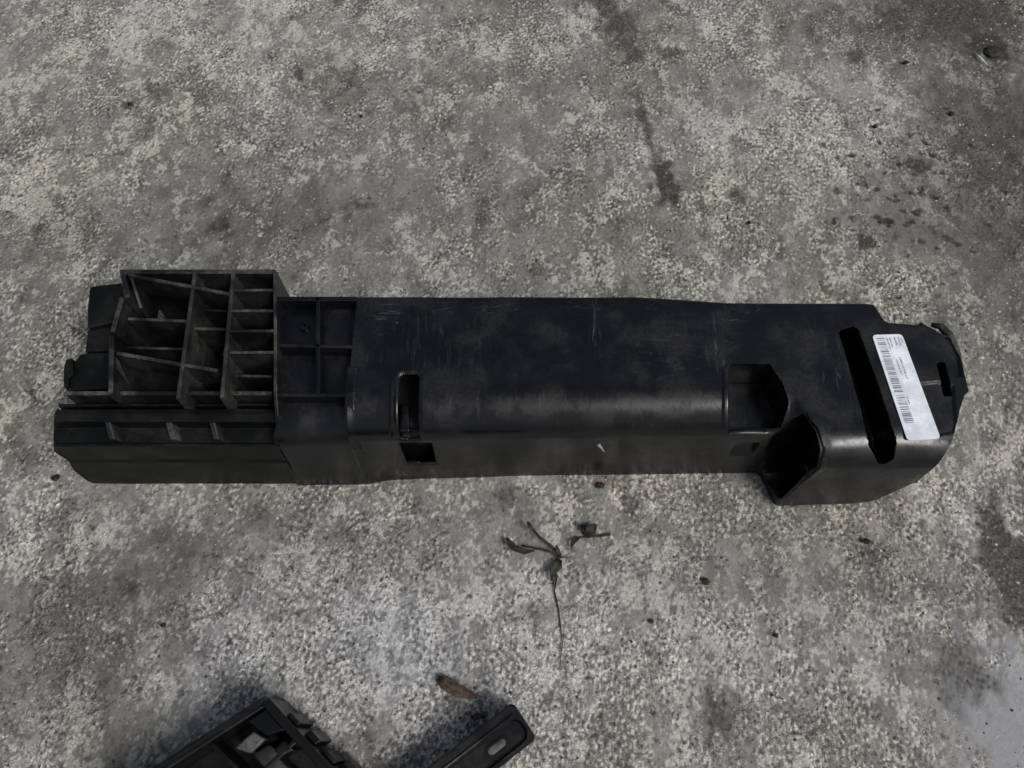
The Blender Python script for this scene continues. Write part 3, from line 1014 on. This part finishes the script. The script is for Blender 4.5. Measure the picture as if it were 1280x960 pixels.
def loops(name, rings, mat, parent, close_last=True):
    """rings: list of (poly, z) joined one to the next"""
    v, f = [], []
    n = len(rings[0][0])
    for poly, z in rings:
        v += [(p[0], p[1], z) for p in poly]
    for i in range(len(rings) - 1):
        for k in range(n):
            f.append((i * n + k, i * n + (k + 1) % n, (i + 1) * n + (k + 1) % n, (i + 1) * n + k))
    if close_last: f.append(tuple((len(rings) - 1) * n + k for k in range(n)))
    o = mesh_obj(name, v, f, mat, parent)
    import bmesh
    bm = bmesh.new(); bm.from_mesh(o.data); bmesh.ops.recalc_face_normals(bm, faces=bm.faces); bm.to_mesh(o.data); bm.free()
    smooth_by_angle(o, 38)
    return o


LB = .21
loops('body', [(rrect(bq, 0, LB, 0, W, .005), .001), (rrect(bq, 0, LB, 0, W, .005), zt - .002), (rrect(bq, .0015, LB - .0015, .0015, W - .0015, .0045), zt),
               (rrect(bq, .0035, LB - .0035, .011, W - .004, .008), zt), (rrect(bq, .0050, LB - .005, .0125, W - .0052, .007), zt - .004)], M['debris'], bar)
rib_a, rib_b = bq(.004, .0085), bq(LB - .004, .0085)
v, f = tube([(*bq(.006, .0088), zt + .0003), (*bq(.1, .0088), zt + .0005), (*bq(LB - .006, .0088), zt + .0003)], [.0012] * 3, 8)
mesh_obj('edge_bead', v, f, M['rib'], bar, True)
mid_t = (.0125 + W - .0052) / 2
loops('slot_rim', [(rrect(bq, .0215, .0425, mid_t - .0052, mid_t + .0052, .0050), zt - .004), (rrect(bq, .0215, .0425, mid_t - .0052, mid_t + .0052, .0050), zt - .0026),
                   (rrect(bq, .0230, .0410, mid_t - .0038, mid_t + .0038, .0036), zt - .0026), (rrect(bq, .0232, .0408, mid_t - .0036, mid_t + .0036, .0034), zt - .0036)], M['debris'], bar, False)
loops('slot_insert', [(rrect(bq, .0232, .0408, mid_t - .0036, mid_t + .0036, .0034), zt - .0039), (rrect(bq, .0240, .0400, mid_t - .0030, mid_t + .0030, .0028), zt - .0034)], M['grey'], bar)

# ------------------------------------------------------------------ litter on the concrete
def strip(name, path, widths, mat, parent=None, curl=.3, twist=0.0, origin=None, thick=.0006, camber=.35):
    """leaf blade: a cambered strip with a little thickness"""
    v, f = [], []
    m = len(path)
    for i, p in enumerate(path):
        p = np.asarray(p, float)
        t = np.asarray(path[min(i + 1, m - 1)], float) - np.asarray(path[max(i - 1, 0)], float)
        t /= np.linalg.norm(t) + 1e-9
        s = np.cross([0, 0, 1.0], t); s /= np.linalg.norm(s) + 1e-9
        a = twist * i / (m - 1)
        s2 = s * math.cos(a) + np.array([0, 0, 1.0]) * math.sin(a)
        up = np.cross(t, s2)
        for k in range(5):
            q = (k - 2) / 2
            j = 1 + .16 * rnd.uniform(-1, 1)
            v.append(p + s2 * q * widths[i] * j + up * (abs(q) ** 2) * widths[i] * camber)
    for i in range(m - 1):
        for k in range(4):
            f.append((i * 5 + k, i * 5 + k + 1, (i + 1) * 5 + k + 1, (i + 1) * 5 + k))
    o = mesh_obj(name, v, f, mat, parent, origin=origin)
    sol = o.modifiers.new('thickness', 'SOLIDIFY'); sol.thickness = thick
    o.data.polygons.foreach_set('use_smooth', [True] * len(o.data.polygons))
    return o


# withered seedling with a long thin root
base = at(698, 700, .002)
weed = empty('withered_seedling', (base[0], base[1], 0), 'withered dark seedling with forked shoots and a long hair-thin root', 'weed')
def stem(name, pts, r0, r1, mat, par):
    path = [at(*p) for p in pts]
    v, f = tube(path, list(np.linspace(r0, r1, len(path))), 7)
    return mesh_obj(name, v, f, mat, par, True)
stem('stem', [(697, 722, .001), (691, 712, .002), (696, 700, .004), (701, 694, .005)], .0016, .0022, M['weed'], weed)
stem('shoot', [(701, 694, .005), (688, 682, .008), (674, 671, .010), (665, 661, .010)], .0018, .0012, M['weed'], weed)
stem('shoot', [(700, 695, .004), (686, 689, .006), (668, 685, .007), (652, 682, .006)], .0014, .0010, M['weed'], weed)
stem('shoot', [(700, 696, .003), (708, 697, .004), (716, 696, .004)], .0010, .0005, M['rootlet'], weed)
stem('root', [(696, 722, .001), (693, 738, .0012), (698, 760, .001), (701, 785, .0012), (703, 805, .001), (700, 832, .0008)], .0008, .00035, M['weed'], weed)
strip('leaf', [at(666, 663, .011), at(662, 658, .013), at(659, 652, .012)], [.0016, .0034, .0008], M['weed'], weed, twist=.6)
strip('leaf', [at(668, 688, .006), at(655, 690, .009), at(642, 685, .009), at(636, 678, .008), at(633, 672, .006)], [.001, .0030, .0036, .0034, .0010], M['weed'], weed, twist=.7)
strip('leaf', [at(700, 700, .006), at(697, 707, .008), at(690, 716, .006), at(689, 726, .003)], [.002, .0045, .0035, .0010], M['weed'], weed, twist=-.5)
strip('leaf', [at(700, 694, .005), at(697, 688, .008), at(695, 681, .009)], [.001, .0028, .0006], M['weed'], weed, twist=.4)

b2 = at(736, 664, 0)
sprig = empty('dry_sprig', (b2[0], b2[1], 0), 'small dry sprig with olive leaf clump right of the seedling shoots', 'weed')
stem('stem', [(716, 678, .001), (722, 672, .002), (738, 671, .003), (752, 670, .003), (763, 668, .002)], .0007, .0013, M['weed'], sprig)
strip('leaf', [at(733, 670, .003), at(738, 663, .008), at(745, 655, .008)], [.002, .0065, .0018], M['weed'], sprig, twist=.5)
strip('leaf', [at(738, 668, .003), at(731, 661, .006), at(727, 656, .005)], [.0015, .0040, .0010], M['weed'], sprig, twist=-.6)
strip('leaf', [at(724, 672, .002), at(717, 677, .005), at(714, 684, .003)], [.0015, .0032, .0010], M['weed'], sprig, twist=.4)

o = strip('dry_leaf', [at(547, 848, .003), at(556, 853, .005), at(567, 859, .005), at(578, 863, .0045), at(588, 867, .004), at(597, 871, .002)], [.0025, .0058, .0062, .0056, .0048, .0014], M['leafdry'],
          origin=at(570, 860), twist=.5, camber=.75, thick=.0009)
tag(o, 'curled brown dry leaf between the two cut-off black parts', 'leaf')
o = strip('dry_leaf', [at(588, 897, .003), at(597, 894, .004), at(607, 896, .002)], [.0015, .0030, .0010], M['leafdry'], origin=at(597, 896), twist=.3)
tag(o, 'tiny brown leaf flake touching the end of the slotted bar', 'leaf')


def pebble(name, px, py, size, mat, label, cat='crumb', group=None, flat=.6, seed=0):
    r = random.Random(seed * 7 + 3)
    c = at(px, py, 0)
    ph = (1 + 5 ** .5) / 2
    ico = [(-1, ph, 0), (1, ph, 0), (-1, -ph, 0), (1, -ph, 0), (0, -1, ph), (0, 1, ph), (0, -1, -ph), (0, 1, -ph), (ph, 0, -1), (ph, 0, 1), (-ph, 0, -1), (-ph, 0, 1)]
    fa = [(0, 11, 5), (0, 5, 1), (0, 1, 7), (0, 7, 10), (0, 10, 11), (1, 5, 9), (5, 11, 4), (11, 10, 2), (10, 7, 6), (7, 1, 8), (3, 9, 4), (3, 4, 2), (3, 2, 6), (3, 6, 8), (3, 8, 9), (4, 9, 5), (2, 4, 11), (6, 2, 10), (8, 6, 7), (9, 8, 1)]
    s = size / 1.9
    ax, ay = r.uniform(.8, 1.3), r.uniform(.7, 1.1)
    v = []
    for q in ico:
        j = r.uniform(.75, 1.15)
        v.append((c[0] + q[0] * s * ax * j, c[1] + q[1] * s * ay * j, size * flat * .75 + q[2] * s * flat * j))
    o = mesh_obj(name, v, fa, mat, origin=c)
    return tag(o, label, cat, group)


pebble('rust_crumb', 750, 607, .0048, M['rust'], 'rusty brown crumb close to the front edge of the housing', seed=1)
pebble('rust_crumb', 882, 727, .0042, M['rust'], 'rusty brown crumb alone on the concrete below the flared hood', seed=2)
pebble('black_crumb', 70, 598, .0042, M['tar'], 'black crumb beside the lower corner of the ribbed end', seed=3)
pebble('black_crumb', 970, 795, .0036, M['tar'], 'black crumb above the dark triangular stain', seed=4)
pebble('black_crumb', 1083, 677, .0040, M['tar'], 'black crumb below the sticker end of the housing', seed=5)
pebble('black_crumb', 814, 777, .0032, M['tar'], 'small black crumb between the seedling root and the lone crumb', seed=6)
pebble('black_crumb', 1132, 79, .0040, M['tar'], 'black crumb left of the dark oil spot at the top', seed=7)
pebble('black_crumb', 1189, 143, .0042, M['tar'], 'black crumb below the dark oil spot at the top', seed=8)
pebble('black_crumb', 1093, 159, .0040, M['tar'], 'black crumb above the pitted patch of concrete', seed=9)
pebble('black_crumb', 936, 279, .0036, M['tar'], 'black crumb on the concrete behind the window of the housing', seed=10)
pebble('black_crumb', 452, 146, .0032, M['tar'], 'black crumb left of the round grey spot behind the housing', seed=12)
pebble('black_crumb', 205, 782, .0034, M['tar'], 'black crumb on the brownish patch left of the tray', seed=13)
pebble('black_crumb', 163, 131, .0040, M['tar'], 'black crumb near the upper left, behind the ribbed end', seed=14)
o = strip('paint_flake', [at(1219, 66, .002), at(1226, 73, .0035), at(1234, 81, .002)], [.0006, .0013, .0004], M['chip'], origin=at(1226, 73))
tag(o, 'white sliver on the dark oil spot in the upper right', 'flake')
o = pebble('stone_chip', 1242, 66, .013, M['weed'], 'dark brown flat chip in the oil spot at the upper right', 'stone', flat=.3, seed=21)

# loose grit, far too much to count
def scatter(name, n, smin, smax, mat, label, seed):
    r = np.random.default_rng(seed)
    v, f = [], []
    for k in range(n):
        x, y = r.uniform(-.80, .80), r.uniform(-.44, .68)
        if -.46 < x < .44 and -.13 < y < .06: continue
        dn = mnoise.noise((x * 7, y * 7, seed)) + .5 * mnoise.noise((x * 25, y * 25, seed))
        if dn < r.uniform(-.5, .6): continue
        s = smin + (smax - smin) * r.random() ** 3
        z = ground_height(x, y) + s * .12
        a = r.uniform(0, 6.28); b = len(v)
        for q in range(5):
            rr_ = s * r.uniform(.5, 1.0)
            v.append((x + rr_ * math.cos(a + q * 1.257), y + rr_ * math.sin(a + q * 1.257), z - s * .2))
        v.append((x + s * r.uniform(-.3, .3), y + s * r.uniform(-.3, .3), z + s * r.uniform(.3, .7)))
        for q in range(5): f.append((b + q, b + (q + 1) % 5, b + 5))
    return tag(mesh_obj(name, v, f, mat), label, 'grit', kind='stuff')


scatter('pale_grit', 10000, .0006, .0024, M['gritlight'], 'fine pale grit scattered over the concrete', 3)
scatter('dark_grit', 9000, .0006, .0026, M['gritdark'], 'fine dark grit scattered over the concrete', 4)
